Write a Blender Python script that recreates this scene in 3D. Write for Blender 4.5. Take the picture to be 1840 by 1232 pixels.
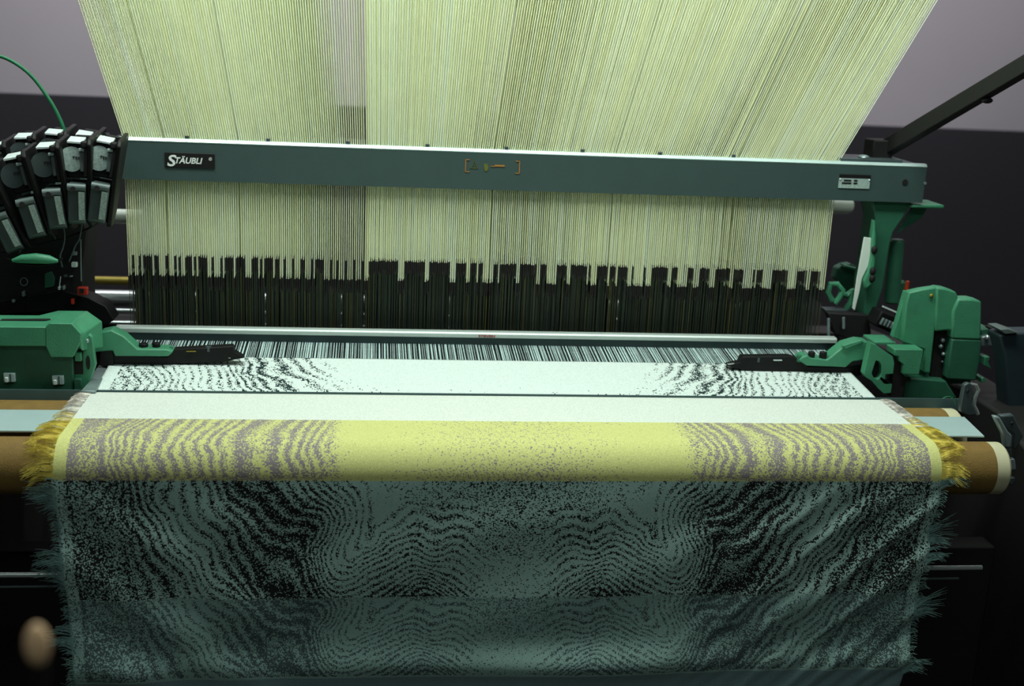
import bpy, bmesh, math, random
import numpy as np
from mathutils import Vector, Matrix, Euler
random.seed(7); rng = np.random.default_rng(7)
for o in list(bpy.data.objects): bpy.data.objects.remove(o)
S = bpy.context.scene; COL = S.collection
# ------------------------------------------------------------------ camera, light, exposure
F_PX, PITCH, YAW, ROLL = 2147.6, 0.25992, 0.12191, 0.046384
CAM = np.array([-0.23827, -2.25674, 0.64145])
_fw = np.array([math.sin(YAW)*math.cos(PITCH), math.cos(YAW)*math.cos(PITCH), -math.sin(PITCH)])
_rt = np.array([math.cos(YAW), -math.sin(YAW), 0.0]); _up = np.cross(_rt, _fw)
_c, _s = math.cos(ROLL), math.sin(ROLL)
RIGHT, UPV, FWD = _c*_rt+_s*_up, -_s*_rt+_c*_up, _fw
cd = bpy.data.cameras.new('camera'); cam = bpy.data.objects.new('camera', cd); COL.objects.link(cam)
cam.matrix_world = Matrix(((RIGHT[0], UPV[0], -FWD[0], CAM[0]), (RIGHT[1], UPV[1], -FWD[1], CAM[1]), (RIGHT[2], UPV[2], -FWD[2], CAM[2]), (0, 0, 0, 1)))
cd.sensor_width = 36.0; cd.lens = F_PX*36.0/1840.0; cd.clip_start = 0.05
cd.dof.use_dof = True; cd.dof.focus_distance = 2.12; cd.dof.aperture_fstop = 3.2
S.camera = cam
S.view_settings.view_transform = 'Standard'; S.view_settings.look = 'None'
S.view_settings.gamma = 1.0; S.view_settings.use_curve_mapping = False
S.view_settings.exposure = 0.0
w = bpy.data.worlds.new('world'); S.world = w; w.use_nodes = True
w.node_tree.nodes['Background'].inputs[0].default_value = (0.75, 1.0, 0.95, 1)
w.node_tree.nodes['Background'].inputs[1].default_value = 0.02
def area(name, loc, aim, sx, sy, power, col):
    d = bpy.data.lights.new(name, 'AREA'); d.shape = 'RECTANGLE'; d.size = sx; d.size_y = sy; d.energy = power; d.color = col
    o = bpy.data.objects.new(name, d); COL.objects.link(o); o.location = loc
    o.rotation_euler = (Vector(aim)-Vector(loc)).to_track_quat('-Z', 'Y').to_euler(); return o
area('lamp_over_loom', (-0.05, -0.42, 1.62), (0, -0.20, 0), 2.3, 0.10, 38, (0.88, 1.0, 0.92))
area('fill_behind_loom', (0.1, 0.95, 2.3), (0.1, 0.7, 0), 3.0, 0.2, 26, (0.92, 1.0, 0.95))  # added fill, unseen source that brightens tube tops and cord backs
area('wall_fill', (0.2, 1.35, 2.15), (0.2, 2.5, 0.9), 4.0, 0.2, 60, (1.0, 0.97, 1.0))  # added unseen source, aimed to brighten the back wall
area('front_fill', (-0.2, -2.6, 2.1), (0, 0, 0), 3.0, 0.3, 12, (0.85, 1.0, 0.95))  # added frontal fill for the hanging cloth, no lamp known here

def PX(u, v, **k):
    """world point seen at pixel (u,v) of the 1840x1232 frame on a plane X=, Y= or Z="""
    d = RIGHT*((u-920)/F_PX) - UPV*((v-616)/F_PX) + FWD
    (a, b), = k.items(); i = 'XYZ'.index(a); return CAM + d*((b-CAM[i])/d[i])
def VROW(P):
    d = np.array(P)-CAM; return 616 - F_PX*(d@UPV)/(d@FWD)
# ------------------------------------------------------------------ materials
def lin(c): return tuple(((x/255)/12.92 if x/255 <= 0.04045 else ((x/255+0.055)/1.055)**2.4) for x in c)+(1.0,)
M = {}
def mat(name, rgb, rough=0.5, metal=0.0, var=0.12, scale=25, bump=0.0, bscale=400, spec=0.5):
    m = bpy.data.materials.new(name); m.use_nodes = True; t = m.node_tree; b = t.nodes['Principled BSDF']
    b.inputs['Roughness'].default_value = rough; b.inputs['Metallic'].default_value = metal
    b.inputs['Specular IOR Level'].default_value = spec
    tc = t.nodes.new('ShaderNodeTexCoord'); n = t.nodes.new('ShaderNodeTexNoise'); n.inputs['Scale'].default_value = scale; n.inputs['Detail'].default_value = 5
    t.links.new(tc.outputs['Object'], n.inputs['Vector'])
    r = t.nodes.new('ShaderNodeMapRange'); r.inputs['From Min'].default_value = 0.25; r.inputs['From Max'].default_value = 0.75
    r.inputs['To Min'].default_value = 1-var; r.inputs['To Max'].default_value = 1+var
    t.links.new(n.outputs['Fac'], r.inputs['Value'])
    mx = t.nodes.new('ShaderNodeMix'); mx.data_type = 'RGBA'; mx.blend_type = 'MULTIPLY'; mx.inputs['Factor'].default_value = 1
    mx.inputs['A'].default_value = lin(rgb); t.links.new(r.outputs['Result'], mx.inputs['B'])
    t.links.new(mx.outputs['Result'], b.inputs['Base Color'])
    if bump:
        n2 = t.nodes.new('ShaderNodeTexNoise'); n2.inputs['Scale'].default_value = bscale; t.links.new(tc.outputs['Object'], n2.inputs['Vector'])
        bp = t.nodes.new('ShaderNodeBump'); bp.inputs['Strength'].default_value = bump; bp.inputs['Distance'].default_value = 0.002
        t.links.new(n2.outputs['Fac'], bp.inputs['Height']); t.links.new(bp.outputs['Normal'], b.inputs['Normal'])
    M[name] = m; return m
mat('green_paint', (68, 140, 106), 0.42, bump=0.25)
mat('green_dark', (42, 96, 74), 0.5, bump=0.2)
mat('beam_grey', (60, 79, 77), 0.5, 0.0, 0.05, bump=0.1)
mat('lip_metal', (200, 222, 218), 0.35, 0.3, 0.04)
mat('black_plastic', (17, 17, 17), 0.5, bump=0.1, spec=0.25)
mat('black_matte', (14, 13, 12), 0.7)
mat('frame_dark', (19, 18, 17), 0.6)
mat('frame_blue', (34, 48, 54), 0.5)
mat('steel', (225, 235, 235), 0.28, 0.75, 0.05)
mat('steel_dull', (150, 166, 168), 0.35, 0.5, 0.1)
mat('steel_dark', (78, 90, 92), 0.4, 0.4, 0.1)
mat('bar_teal', (64, 88, 88), 0.5)
mat('reed_rail', (196, 208, 202), 0.4, 0.3, 0.05)
mat('reed_face', (62, 78, 80), 0.5, 0.4, 0.08)
mat('white_tube', (225, 235, 225), 0.35, 0.0, 0.05)
mat('cream', (205, 200, 165), 0.6)
mat('cork_brown', (128, 100, 46), 0.75, 0.0, 0.12, 60, 0.4, 500)
mat('plate_blue', (172, 196, 196), 0.45, 0.1, 0.03)
mat('module_grey', (98, 112, 110), 0.45, 0.2, 0.08)
mat('label_silver', (225, 240, 236), 0.4, 0.2, 0.1, 120)
mat('module_dark', (72, 84, 84), 0.42, 0.2, 0.08)
mat('label_pale', (160, 180, 174), 0.6, 0.0, 0.3, 260)
mat('red_plastic', (190, 50, 30), 0.4)
mat('orange_plastic', (215, 70, 30), 0.4)
mat('yellow_brass', (150, 135, 55), 0.35, 0.5)
mat('print_white', (228, 232, 228), 0.6)
mat('print_black', (18, 17, 17), 0.5)
mat('print_orange', (175, 120, 50), 0.6)
mat('print_olive', (95, 100, 40), 0.6)
mat('print_red', (170, 70, 75), 0.6)
mat('cable_green', (20, 110, 70), 0.45)
mat('cable_grey', (70, 84, 84), 0.4)
mat('cord_cream', (238, 242, 198), 0.7, 0, 0.05)
mat('cord_pale', (236, 244, 216), 0.7, 0, 0.05)
mat('sleeve_black', (22, 18, 15), 0.7)
mat('heddle_wire', (70, 80, 70), 0.4, 0.3, 0.2)
mat('heddle_wire_gold', (112, 108, 62), 0.4, 0.3, 0.2)
mat('warp_light', (205, 228, 226), 0.7)
mat('warp_dark', (24, 36, 38), 0.7)
mat('warp_back', (36, 44, 42), 0.8, 0, 0.3, 40)
mat('fringe_yellow', (240, 218, 100), 0.85)
mat('fringe_white', (244, 238, 228), 0.85)
mat('fringe_teal', (128, 166, 160), 0.85)
mat('tan', (250, 205, 160), 0.5)
mat('wall_lilac', (158, 152, 160), 0.9, 0, 0.04, 2)
mat('wall_dark', (35, 33, 40), 0.85, 0, 0.06, 2)
mat('floor_grey', (60, 58, 55), 0.8, 0, 0.2, 3)
mat('ceiling_white', (150, 150, 150), 0.9)
# ------------------------------------------------------------------ building helpers
class MB:
    def __init__(s): s.v = []; s.f = []
    def add(s, vs, fs):
        n = len(s.v); s.v += [tuple(map(float, p)) for p in vs]; s.f += [tuple(n+i for i in f) for f in fs]; return s
    def box(s, c, d, rot=None):
        c = Vector(c); h = Vector(d)/2; vs = []
        for x in (-1, 1):
            for y in (-1, 1):
                for z in (-1, 1):
                    p = Vector((x*h.x, y*h.y, z*h.z)); p = rot @ p if rot else p; vs.append(p+c)
        return s.add(vs, [(0, 1, 3, 2), (4, 6, 7, 5), (0, 4, 5, 1), (2, 3, 7, 6), (0, 2, 6, 4), (1, 5, 7, 3)])
    def beam(s, a, b, wd, ht, up=(0, 0, 1)):
        a, b = Vector(a), Vector(b); d = (b-a).normalized(); x = d.cross(Vector(up)).normalized(); z = x.cross(d)
        vs = [p+x*i*wd/2+z*j*ht/2 for p in (a, b) for i, j in ((-1, -1), (1, -1), (1, 1), (-1, 1))]
        return s.add(vs, [(0, 1, 2, 3), (7, 6, 5, 4), (0, 4, 5, 1), (1, 5, 6, 2), (2, 6, 7, 3), (3, 7, 4, 0)])
    def prism(s, pts, off):
        """closed outline (world points) given a thickness vector"""
        pts = [Vector(p) for p in pts]; off = Vector(off); n = len(pts)
        return s.add(pts+[p+off for p in pts], [tuple(range(n)), tuple(range(2*n-1, n-1, -1))]+[(i, i+n, (i+1) % n+n, (i+1) % n) for i in range(n)])
    def ring(s, outer, inner, off):
        n = len(outer); off = Vector(off); o = [Vector(p) for p in outer]; i_ = [Vector(p) for p in inner]
        vs = o+i_+[p+off for p in o]+[p+off for p in i_]; fs = []
        for k in range(n):
            j = (k+1) % n
            fs += [(k, j, n+j, n+k), (2*n+j, 2*n+k, 3*n+k, 3*n+j), (j, k, 2*n+k, 2*n+j), (n+k, n+j, 3*n+j, 3*n+k)]
        return s.add(vs, fs)
    def tube(s, path, r, n=8, cap=True):
        path = [Vector(p) for p in path]; rs = r if isinstance(r, (list, tuple)) else [r]*len(path); m = len(path); vs = []; ref = None
        for i, p in enumerate(path):
            d = (path[min(i+1, m-1)]-path[max(i-1, 0)]).normalized()
            if ref is None: ref = d.orthogonal().normalized()
            ref = (ref-d*ref.dot(d)).normalized(); b = d.cross(ref)
            vs += [p+(ref*math.cos(2*math.pi*k/n)+b*math.sin(2*math.pi*k/n))*rs[i] for k in range(n)]
        fs = [(i*n+k, i*n+(k+1) % n, (i+1)*n+(k+1) % n, (i+1)*n+k) for i in range(m-1) for k in range(n)]
        if cap: fs += [tuple(range(n-1, -1, -1)), tuple((m-1)*n+k for k in range(n))]
        return s.add(vs, fs)
    def cyl(s, a, b, r, n=24): return s.tube([a, b], r, n)
    def ball(s, c, r, n=12, m=8):
        c = Vector(c); r = Vector(r) if hasattr(r, '__len__') else Vector((r, r, r))
        vs = [c+Vector((r.x*math.sin(math.pi*i/m)*math.cos(2*math.pi*k/n), r.y*math.sin(math.pi*i/m)*math.sin(2*math.pi*k/n), r.z*math.cos(math.pi*i/m))) for i in range(m+1) for k in range(n)]
        return s.add(vs, [(i*n+k, (i+1)*n+k, (i+1)*n+(k+1) % n, i*n+(k+1) % n) for i in range(m) for k in range(n)])
    def build(s, name, m, parent=None, bevel=0.0, smooth=True, label=None, kind=None, seg=2):
        org = Vector((0, 0, 0)); p = parent
        while p is not None: org = org+p.location; p = p.parent
        me = bpy.data.meshes.new(name)
        me.from_pydata([tuple(Vector(v)-org) for v in s.v], [], s.f); me.validate()
        bm = bmesh.new(); bm.from_mesh(me); bmesh.ops.remove_doubles(bm, verts=bm.verts, dist=1e-7)
        bmesh.ops.recalc_face_normals(bm, faces=bm.faces); bm.to_mesh(me); bm.free()
        me.materials.append(M[m] if isinstance(m, str) else m)
        if smooth: me.shade_smooth(); me.set_sharp_from_angle(angle=math.radians(35))
        o = bpy.data.objects.new(name, me); COL.objects.link(o); o.parent = parent
        if bevel:
            b = o.modifiers.new('bevel', 'BEVEL'); b.width = bevel; b.segments = seg; b.limit_method = 'ANGLE'; b.angle_limit = math.radians(35)
        if label: o['label'] = label
        if kind: o['kind'] = kind
        return o
def thing(name, label, cat, loc=(0, 0, 0), group=None):
    o = bpy.data.objects.new(name, None); o.empty_display_size = 0.05; COL.objects.link(o); o.location = loc
    o['label'] = label; o['category'] = cat
    if group: o['group'] = group
    return o
def copy_tree(o, parent=None):
    c = o.copy(); COL.objects.link(c); c.parent = parent
    for ch in o.children: copy_tree(ch, c)
    return c
def struct(name, mb, m, label=None, **k):
    o = mb.build(name, m, None, **k); o['kind'] = 'structure'
    if label: o['label'] = label
    return o
def poly(pts, **k): return [PX(u, v, **k) for u, v in pts]
def text_mb(txt, size, shear=0.0, bold=0.0, depth=0.0006):
    cu = bpy.data.curves.new('lettering', 'FONT'); cu.body = txt; cu.size = size; cu.shear = shear; cu.offset = bold; cu.extrude = depth; cu.resolution_u = 3
    o = bpy.data.objects.new('lettering', cu); COL.objects.link(o); dg = bpy.context.evaluated_depsgraph_get()
    me = o.evaluated_get(dg).to_mesh(); vs = [v.co.copy() for v in me.vertices]; fs = [tuple(p.vertices) for p in me.polygons]
    o.evaluated_get(dg).to_mesh_clear(); bpy.data.objects.remove(o); bpy.data.curves.remove(cu); return vs, fs
def write(mb, txt, org, xdir, zdir, size, width=None, **k):
    vs, fs = text_mb(txt, size, **k); x0 = min(v.x for v in vs); sx = 1.0
    if width: sx = width/(max(v.x for v in vs)-x0)
    X = Vector(xdir).normalized(); Z = Vector(zdir).normalized(); N = X.cross(Z); O = Vector(org)
    mb.add([O+X*(v.x-x0)*sx+Z*v.y+N*v.z for v in vs], fs)
# ------------------------------------------------------------------ room
FLOOR = -0.95
struct('floor', MB().box((0, 0, FLOOR-0.03), (8.4, 7.4, 0.06)), 'floor_grey')
struct('wall_back', MB().box((0, 2.55, 0.75), (8.4, 0.1, 3.4)), 'wall_lilac', 'pale lilac grey upper wall')
struct('trim_1', MB().box((0, 2.487, (FLOOR+0.31)/2), (8.3, 0.026, 0.31-FLOOR)), 'wall_dark', 'dark lower wall panelling behind the loom', bevel=0.004)
struct('wall_left', MB().box((-4.15, -0.55, 0.75), (0.1, 6.1, 3.4)), 'wall_lilac')
struct('wall_right', MB().box((4.15, -0.55, 0.75), (0.1, 6.1, 3.4)), 'wall_lilac')
struct('ceiling', MB().box((0, -0.5, 2.48), (8.4, 6.2, 0.06)), 'ceiling_white')
# ------------------------------------------------------------------ loom frame (dark lower machine)
lf = thing('loom_frame', 'near-black lower loom frame carrying rollers and machine heads', 'machine frame', (0, 0, FLOOR))
for sx, x in ((-1, -0.98), (1, 1.03)):
    MB().prism([(x-0.05, -0.50, FLOOR), (x-0.05, 0.75, FLOOR), (x-0.05, 0.75, -0.10), (x-0.05, 0.2, -0.045), (x-0.05, -0.15, -0.045), (x-0.05, -0.48, -0.14), (x-0.05, -0.50, -0.20)], (0.10, 0, 0)).build('side_frame', 'black_matte', lf, 0.006)
MB().box((0.02, 0.10, -0.20), (1.92, 0.06, 0.12)).build('cross_beam', 'frame_dark', lf, 0.004)
MB().box((0.02, -0.20, -0.55), (1.92, 0.05, 0.5)).build('front_panel', 'frame_dark', lf, 0.004)
MB().box((0.02, 0.70, -0.25), (1.92, 0.08, 0.3)).build('rear_beam', 'frame_dark', lf, 0.004)
# ------------------------------------------------------------------ harness with cords and heddles
W = 0.722
NROW = 10; Y0, DY = 0.14, 0.021
PITCH_X = 0.0042
secs = [-0.72, -0.50, -0.2535, 0.003, 0.25, 0.485, 0.722]
cols = []
for k in range(6):
    a, b = secs[k]+0.0008, secs[k+1]-0.0008
    if k == 2: a += 0.0012
    n = int((b-a)/PITCH_X); cols += [(a+(b-a)*(i+0.5)/n, k) for i in range(n)]
def prisms(name, segs, m, parent, label=None):
    """segs: (p0, p1, radius) -> one mesh of four-sided strands"""
    v = []; f = []
    for p0, p1, r in segs:
        n = len(v)
        for p in (p0, p1):
            v += [(p[0]-r, p[1], p[2]), (p[0], p[1]-r, p[2]), (p[0]+r, p[1], p[2]), (p[0], p[1]+r, p[2])]
        f += [(n, n+1, n+5, n+4), (n+1, n+2, n+6, n+5), (n+2, n+3, n+7, n+6), (n+3, n, n+4, n+7)]
    org = parent.matrix_world.translation if parent is None else parent.location
    me = bpy.data.meshes.new(name); me.from_pydata([(x-org[0], y-org[1], z-org[2]) for x, y, z in v], [], f)
    me.shade_smooth(); me.materials.append(M[m]); o = bpy.data.objects.new(name, me); COL.objects.link(o); o.parent = parent; o['kind'] = 'stuff'
    if label: o['label'] = label
    return o
har = thing('jacquard_harness', 'wide curtain of cream harness cords with black heddles hanging through the steel beam', 'harness', (0, 0.24, 0.33))
up_seg = [[], []]; lo_seg = [[], []]; slv = []; wire = [[], []]
levels = []; cur = 0; run = 0
for i in range(len(cols)):
    x = cols[i][0]
    if run <= 0:
        cur = 1-cur
        if x < -0.25: run = random.choice([1, 1, 2, 2, 3, 4] if cur else [1, 1, 2, 3, 4])
        elif x < -0.1: run = random.choice([1, 2, 3] if cur else [7, 10, 14])
        else: run = random.choice([1, 1, 2, 2, 3, 5] if cur else [1, 2, 3, 5, 8])
    run -= 1; levels.append(cur)
for i, (x, k) in enumerate(cols):
    perm = random.sample(range(10), 10)
    for r in range(NROW):
        if random.random() < 0.008: continue
        y = Y0+(0.0125 if k < 2 else DY)*r
        xo = x + (-0.0205*0.0125*r if k < 2 else ((0, 6, 3, 8, 1, 5, 9, 2, 7, 4)[r]/10-0.45+random.uniform(-0.09, 0.09))*PITCH_X) + random.uniform(-1, 1)*0.00012
        zt = 1.25; q = (zt-0.40)
        xt = xo*(1+0.15*q/0.27)+0.03*q/0.27*(1 if True else 0)
        yt = y+random.uniform(-1, 1)*0.004
        rr = random.uniform(0.00085, 0.00115)*(0.8 if k < 2 else 1.0)
        up_seg[random.random() < 0.3].append(((xo, y, 0.395), (xt, yt, zt), rr))
        zl = (0.127 if levels[i] else 0.167)+random.uniform(-1, 1)*0.0015
        lo_seg[random.random() < 0.4].append(((xo, y, 0.40), (xo, y, zl), rr*0.95))
        slv.append(((xo, y, zl), (xo, y, zl-0.027), 0.0016))
        g = random.random() < 0.10
        xw = x+(perm[r]/10-0.45+random.uniform(-0.1, 0.1))*PITCH_X*1.1
        wire[g].append(((xw, y, zl-0.02), (xw, y, -0.09), 0.0005 if r < 4 else 0.0013))
prisms('upper_cords', up_seg[0], 'cord_cream', har); prisms('upper_cords', up_seg[1], 'cord_pale', har)
prisms('lower_cords', lo_seg[0], 'cord_cream', har); prisms('lower_cords', lo_seg[1], 'cord_pale', har)
prisms('heddle_sleeves', slv, 'sleeve_black', har, 'black heddle sleeves at two heights')
prisms('heddle_wires', wire[0], 'heddle_wire', har, 'thin dark heddle wires'); prisms('heddle_wires', wire[1], 'heddle_wire_gold', har, 'scattered yellowish heddle wires')
MB().box((0.0, 0.235, 0.385), (1.50, 0.215, 0.012)).build('comber_board', 'black_plastic', har)
# ------------------------------------------------------------------ steel beam with lettering
bx0, bx1, by = -0.762, 0.905, 0.127
DZ = -0.0013
bm_ = thing('front_beam', 'long grey steel beam with white lettering across the harness', 'beam', (0.07, 0.14, 0.32))
prof = [(by, 0.321), (by, 0.396), (by+0.004, 0.3995), (by+0.017, 0.3995), (by+0.017, 0.392), (by+0.008, 0.390), (by+0.008, 0.321)]
MB().prism([(bx0, y, z+DZ) for y, z in prof], (bx1-bx0, 0, 0)).build('beam_face', 'beam_grey', bm_)
MB().prism([(bx0, by-0.0012, 0.3949), (bx0, by+0.003, 0.3999), (bx0, by+0.016, 0.3999), (bx0, by+0.016, 0.3979), (bx0, by+0.004, 0.3972), (bx0, by, 0.3932)], (bx1-bx0, 0, 0)).build('top_lip', 'lip_metal', bm_, label='pale metal lip along the top edge')
MB().box((0.86, by+0.09, 0.36), (0.085, 0.16, 0.075)).build('end_block', 'beam_grey', bm_, 0.004)
for u, v in ((193, 245), (336, 246), (482, 251), (625, 254), (768, 260), (910, 265), (1047, 270), (1186, 275), (1318, 280)):
    p = PX(u, v+2, Y=by+0.010); MB().cyl((p[0], p[1], 0.4005), (p[0], p[1], 0.4055), 0.0042, 12).build('bolt', 'steel_dark', bm_)
XD, ZD = (1, 0, 0), (0, 0, 1)
p0 = PX(297, 304, Y=by); p1 = PX(386, 272, Y=by)
pl = MB().box(((p0[0]+p1[0])/2, by-0.0012, (p0[2]+p1[2])/2), (p1[0]-p0[0], 0.0024, 0.0285)).build('name_plate', 'print_black', bm_, 0.0006, label='black name plate with white lettering')
lt = MB(); pb = PX(299, 297, Y=by)
zc = (p0[2]+p1[2])/2
write(lt, 'S', (p0[0]+0.0045, by-0.0026, zc-0.0115), XD, ZD, 0.0300, width=0.0175, shear=0.18, bold=0.0006)
write(lt, 'TÄUBLI', (p0[0]+0.0195, by-0.0026, zc-0.0058), XD, ZD, 0.0160, width=0.0520, shear=0.25, bold=0.0004)
lt.build('plate_lettering', 'print_white', pl, smooth=False)
rg = MB(); write(rg, '®', (p1[0]-0.0115, by-0.0026, zc+0.001), XD, ZD, 0.0085); rg.build('registered_mark', 'print_white', pl, smooth=False)
# faded warning sticker
q0 = PX(836, 313, Y=by); q1 = PX(934, 285, Y=by); zw = PX(885, 299, Y=by)[2]
stk = MB(); th = 0.0012
for x, sg in ((q0[0], 1), (q1[0], -1)):
    stk.box((x, by-0.0008, zw), (th*1.3, 0.001, 0.024)); 
    stk.box((x+sg*0.004, by-0.0008, zw+0.012), (0.008, 0.001, th)); stk.box((x+sg*0.004, by-0.0008, zw-0.012), (0.008, 0.001, th))
stk.box((q0[0]+0.068, by-0.0008, zw+0.002), (0.020, 0.001, 0.0030)); stk.box((q0[0]+0.054, by-0.0008, zw+0.0005), (0.008, 0.001, 0.0012))
stk.build('warning_sticker', 'print_orange', bm_, label='faded orange warning sticker with triangle')
tri = MB(); tc_ = (q0[0]+0.017, zw)
for a in range(3):
    t0, t1 = math.radians(90+120*a), math.radians(210+120*a)
    tri.beam((tc_[0]+0.009*math.cos(t0), by-0.0008, tc_[1]+0.009*math.sin(t0)), (tc_[0]+0.009*math.cos(t1), by-0.0008, tc_[1]+0.009*math.sin(t1)), 0.0008, 0.0008, (0, 1, 0))
tri.box((tc_[0], by-0.0008, tc_[1]+0.001), (0.001, 0.001, 0.005)); tri.box((tc_[0], by-0.0008, tc_[1]-0.003), (0.001, 0.001, 0.001))
tri.build('warning_triangle', 'print_olive', bm_)
MB().prism([(q0[0]+0.036, by-0.0003, zw+0.004), (q0[0]+0.042, by-0.0003, zw+0.006), (q0[0]+0.046, by-0.0003, zw-0.001), (q0[0]+0.044, by-0.0003, zw-0.009), (q0[0]+0.039, by-0.0003, zw-0.010), (q0[0]+0.037, by-0.0003, zw-0.003)], (0, -0.0008, 0)).build('hand_symbol', 'print_olive', bm_)
# rating plate
r0 = PX(1505, 343, Y=by); r1 = PX(1565, 309, Y=by); rw = r1[0]-r0[0]; rz = PX(1535, 326, Y=by)[2]
rp = MB().box(((r0[0]+r1[0])/2, by-0.001, rz-0.004), (rw, 0.002, 0.0205)).build('rating_plate', 'label_pale', bm_, 0.0005, label='small metal rating plate')
MB().box(((r0[0]+r1[0])/2, by-0.001, rz+0.0105), (rw, 0.002, 0.0075)).build('plate_header', 'print_black', rp)
bars = MB()
for bx_, bz_, bw_ in ((0.018, 0.002, 0.016), (0.0355, 0.002, 0.008), (0.0165, -0.0035, 0.020), (0.0355, -0.0035, 0.008)):
    bars.box((r0[0]+bx_, by-0.0022, rz+bz_), (bw_, 0.0008, 0.0034))
bars.build('plate_print', 'print_black', rp)
for x in (r0[0]+0.002, r1[0]-0.002): MB().ball((x, by-0.002, rz+0.004), 0.0022).build('rivet', 'steel', rp)
for u, v, m in ((1626, 327, 'black_matte'), (1662, 329, 'steel_dull')):
    p = PX(u, v, Y=by); MB().cyl((p[0], by-0.002, p[2]), (p[0], by+0.002, p[2]), 0.006 if m == 'black_matte' else 0.003, 12).build('screw', m, bm_)
MB().prism([PX(1510, 289, Y=by+0.01)+np.array(d) for d in ((0, 0, 0), (0.135, 0, 0), (0.135, 0.09, 0), (0, 0.09, 0))], (0, 0, 0.006)).build('mounting_plate', 'steel_dark', bm_, 0.001)
MB().ball(PX(1552, 282, Y=by+0.03), (0.012, 0.012, 0.005)).build('plate_bolt', 'steel_dull', bm_)
# ------------------------------------------------------------------ diagonal dark frame arm at the right, and one behind the cords
fa = thing('frame_arm', 'dark diagonal square tube rising from the beam end to the upper right', 'frame bar', PX(1597, 270, Y=0.2))
a0, a1 = PX(1590, 268, Y=0.20), PX(1900, 84, Y=-0.15)
MB().beam(a0, a1, 0.03, 0.032).build('square_tube', 'frame_dark', fa, 0.002)
MB().beam(Vector(a0)+Vector((0.01, 0, 0.019)), Vector(a1)+Vector((0, 0, 0.017)), 0.026, 0.002).build('top_strip', 'steel_dull', fa)
for t_ in (0.47, 0.62): MB().ball(Vector(a0).lerp(Vector(a1), t_)+Vector((0.004, -0.006, -0.02 if t_ > 0.5 else 0.02)), (0.012, 0.006, 0.006)).build('clip', 'frame_dark', fa)
MB().box(PX(1578, 267, Y=0.2), (0.045, 0.05, 0.040)).build('foot_block', 'black_matte', fa, 0.003)
fb = thing('rear_frame_arm', 'pale diagonal bar seen faintly behind the cream cords at upper right', 'frame bar', PX(1495, 262, Y=0.5))
_a = Vector(PX(1500, 266, Y=0.42)); _b = Vector(PX(1090, 78, Y=1.1)); _b = _a+(_b-_a)*(2.08/0.68)
MB().beam(_a, _b, 0.03, 0.03).build('square_tube', 'frame_dark', fb, 0.002)
# ------------------------------------------------------------------ rods and tubes behind the heddles
def rodthing(name, label, cat, a, b, r, m, n=20, cap=None):
    a, b = Vector(a), Vector(b)
    t = thing(name, label, cat, a.lerp(b, 0.5)); MB().cyl(a, b, r, n).build('shaft', m, t)
    return t
t = rodthing('rear_white_tube', 'white tube behind the left edge of the cords at beam height', 'tube', (-1.0, 0.5, 0.1846), (-0.46, 0.5, 0.1846), 0.0165, 'white_tube')
MB().prism([(-1.0, 0.47, 0.2), (-1.0, 0.53, 0.2), (-1.0, 0.60, -0.10), (-1.0, 0.40, -0.10)], (0.02, 0, 0)).build('end_bracket', 'frame_dark', t, 0.002)
t = thing('round_end_tube', 'short white tube with rounded end right of the cords under the beam', 'tube', PX(1510, 371, Y=0.48))
pe = Vector(PX(1532, 370, Y=0.48)); rr_ = 0.0195
MB().tube([pe+Vector((-0.30, 0, 0)), pe+Vector((-0.012, 0, 0)), pe+Vector((-0.004, 0, 0)), pe, pe+Vector((0.002, 0, 0))], [rr_, rr_, rr_*0.85, rr_*0.55, rr_*0.1], 24).build('shaft', 'white_tube', t)
MB().prism([(pe.x-0.29, 0.465, pe.z+0.01), (pe.x-0.29, 0.50, pe.z+0.01), (pe.x-0.29, 0.73, -0.098), (pe.x-0.29, 0.67, -0.098)], (0.02, 0, 0)).build('end_bracket', 'frame_dark', t, 0.002)
rodthing('brass_bar', 'dull yellow bar behind the left heddles above the thick steel tube', 'bar', (-0.93, 0.72, -0.012), (0.9, 0.72, -0.012), 0.010, 'yellow_brass')
rodthing('thick_steel_tube', 'thick shiny steel tube behind the left heddles', 'tube', (-0.92, 0.60, -0.028), (0.85, 0.60, -0.028), 0.019, 'steel')
rodthing('upper_thin_rod', 'thin bright steel rod behind the heddles, upper of two', 'rod', (-0.92, 0.46, -0.0235), (0.78, 0.46, -0.0265), 0.0045, 'steel')
rodthing('lower_thin_rod', 'thin bright steel rod behind the heddles, lower of two', 'rod', (-0.92, 0.42, -0.042), (0.78, 0.42, -0.046), 0.0045, 'steel')
for u in (208, 223):
    pass
# ------------------------------------------------------------------ reed and warp
rd = thing('reed', 'silver reed rail with small red lettering in front of the heddles', 'reed', (0, 0.09, 0))
MB().prism([(-0.735, y, z) for y, z in ((0.078, 0.0255), (0.078, 0.033), (0.081, 0.0365), (0.098, 0.0365), (0.098, 0.0255))], (1.470, 0, 0)).build('top_rail', 'reed_rail', rd, 0.0008)
MB().box((0, 0.089, 0.0148), (1.462, 0.010, 0.0215)).build('dent_panel', 'reed_face', rd)
MB().box((0, 0.089, -0.02), (1.462, 0.012, 0.030)).build('bottom_rail', 'steel_dark', rd)
sl = MB(); pr = PX(860, 601.5, Y=0.078); write(sl, 'STEVEN', (pr[0], 0.0772, 0.0272), XD, ZD, 0.0072, width=0.0335, bold=0.0001); sl.build('rail_lettering', 'print_red', rd, smooth=False, label='small red lettering on the rail')
wt = thing('warp_threads', 'dark and pale warp threads running from the reed to the white cloth edge', 'threads', (0, 0.06, 0))
ws = [[], []]; x = -0.715; cur = 0; run = 0
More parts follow.
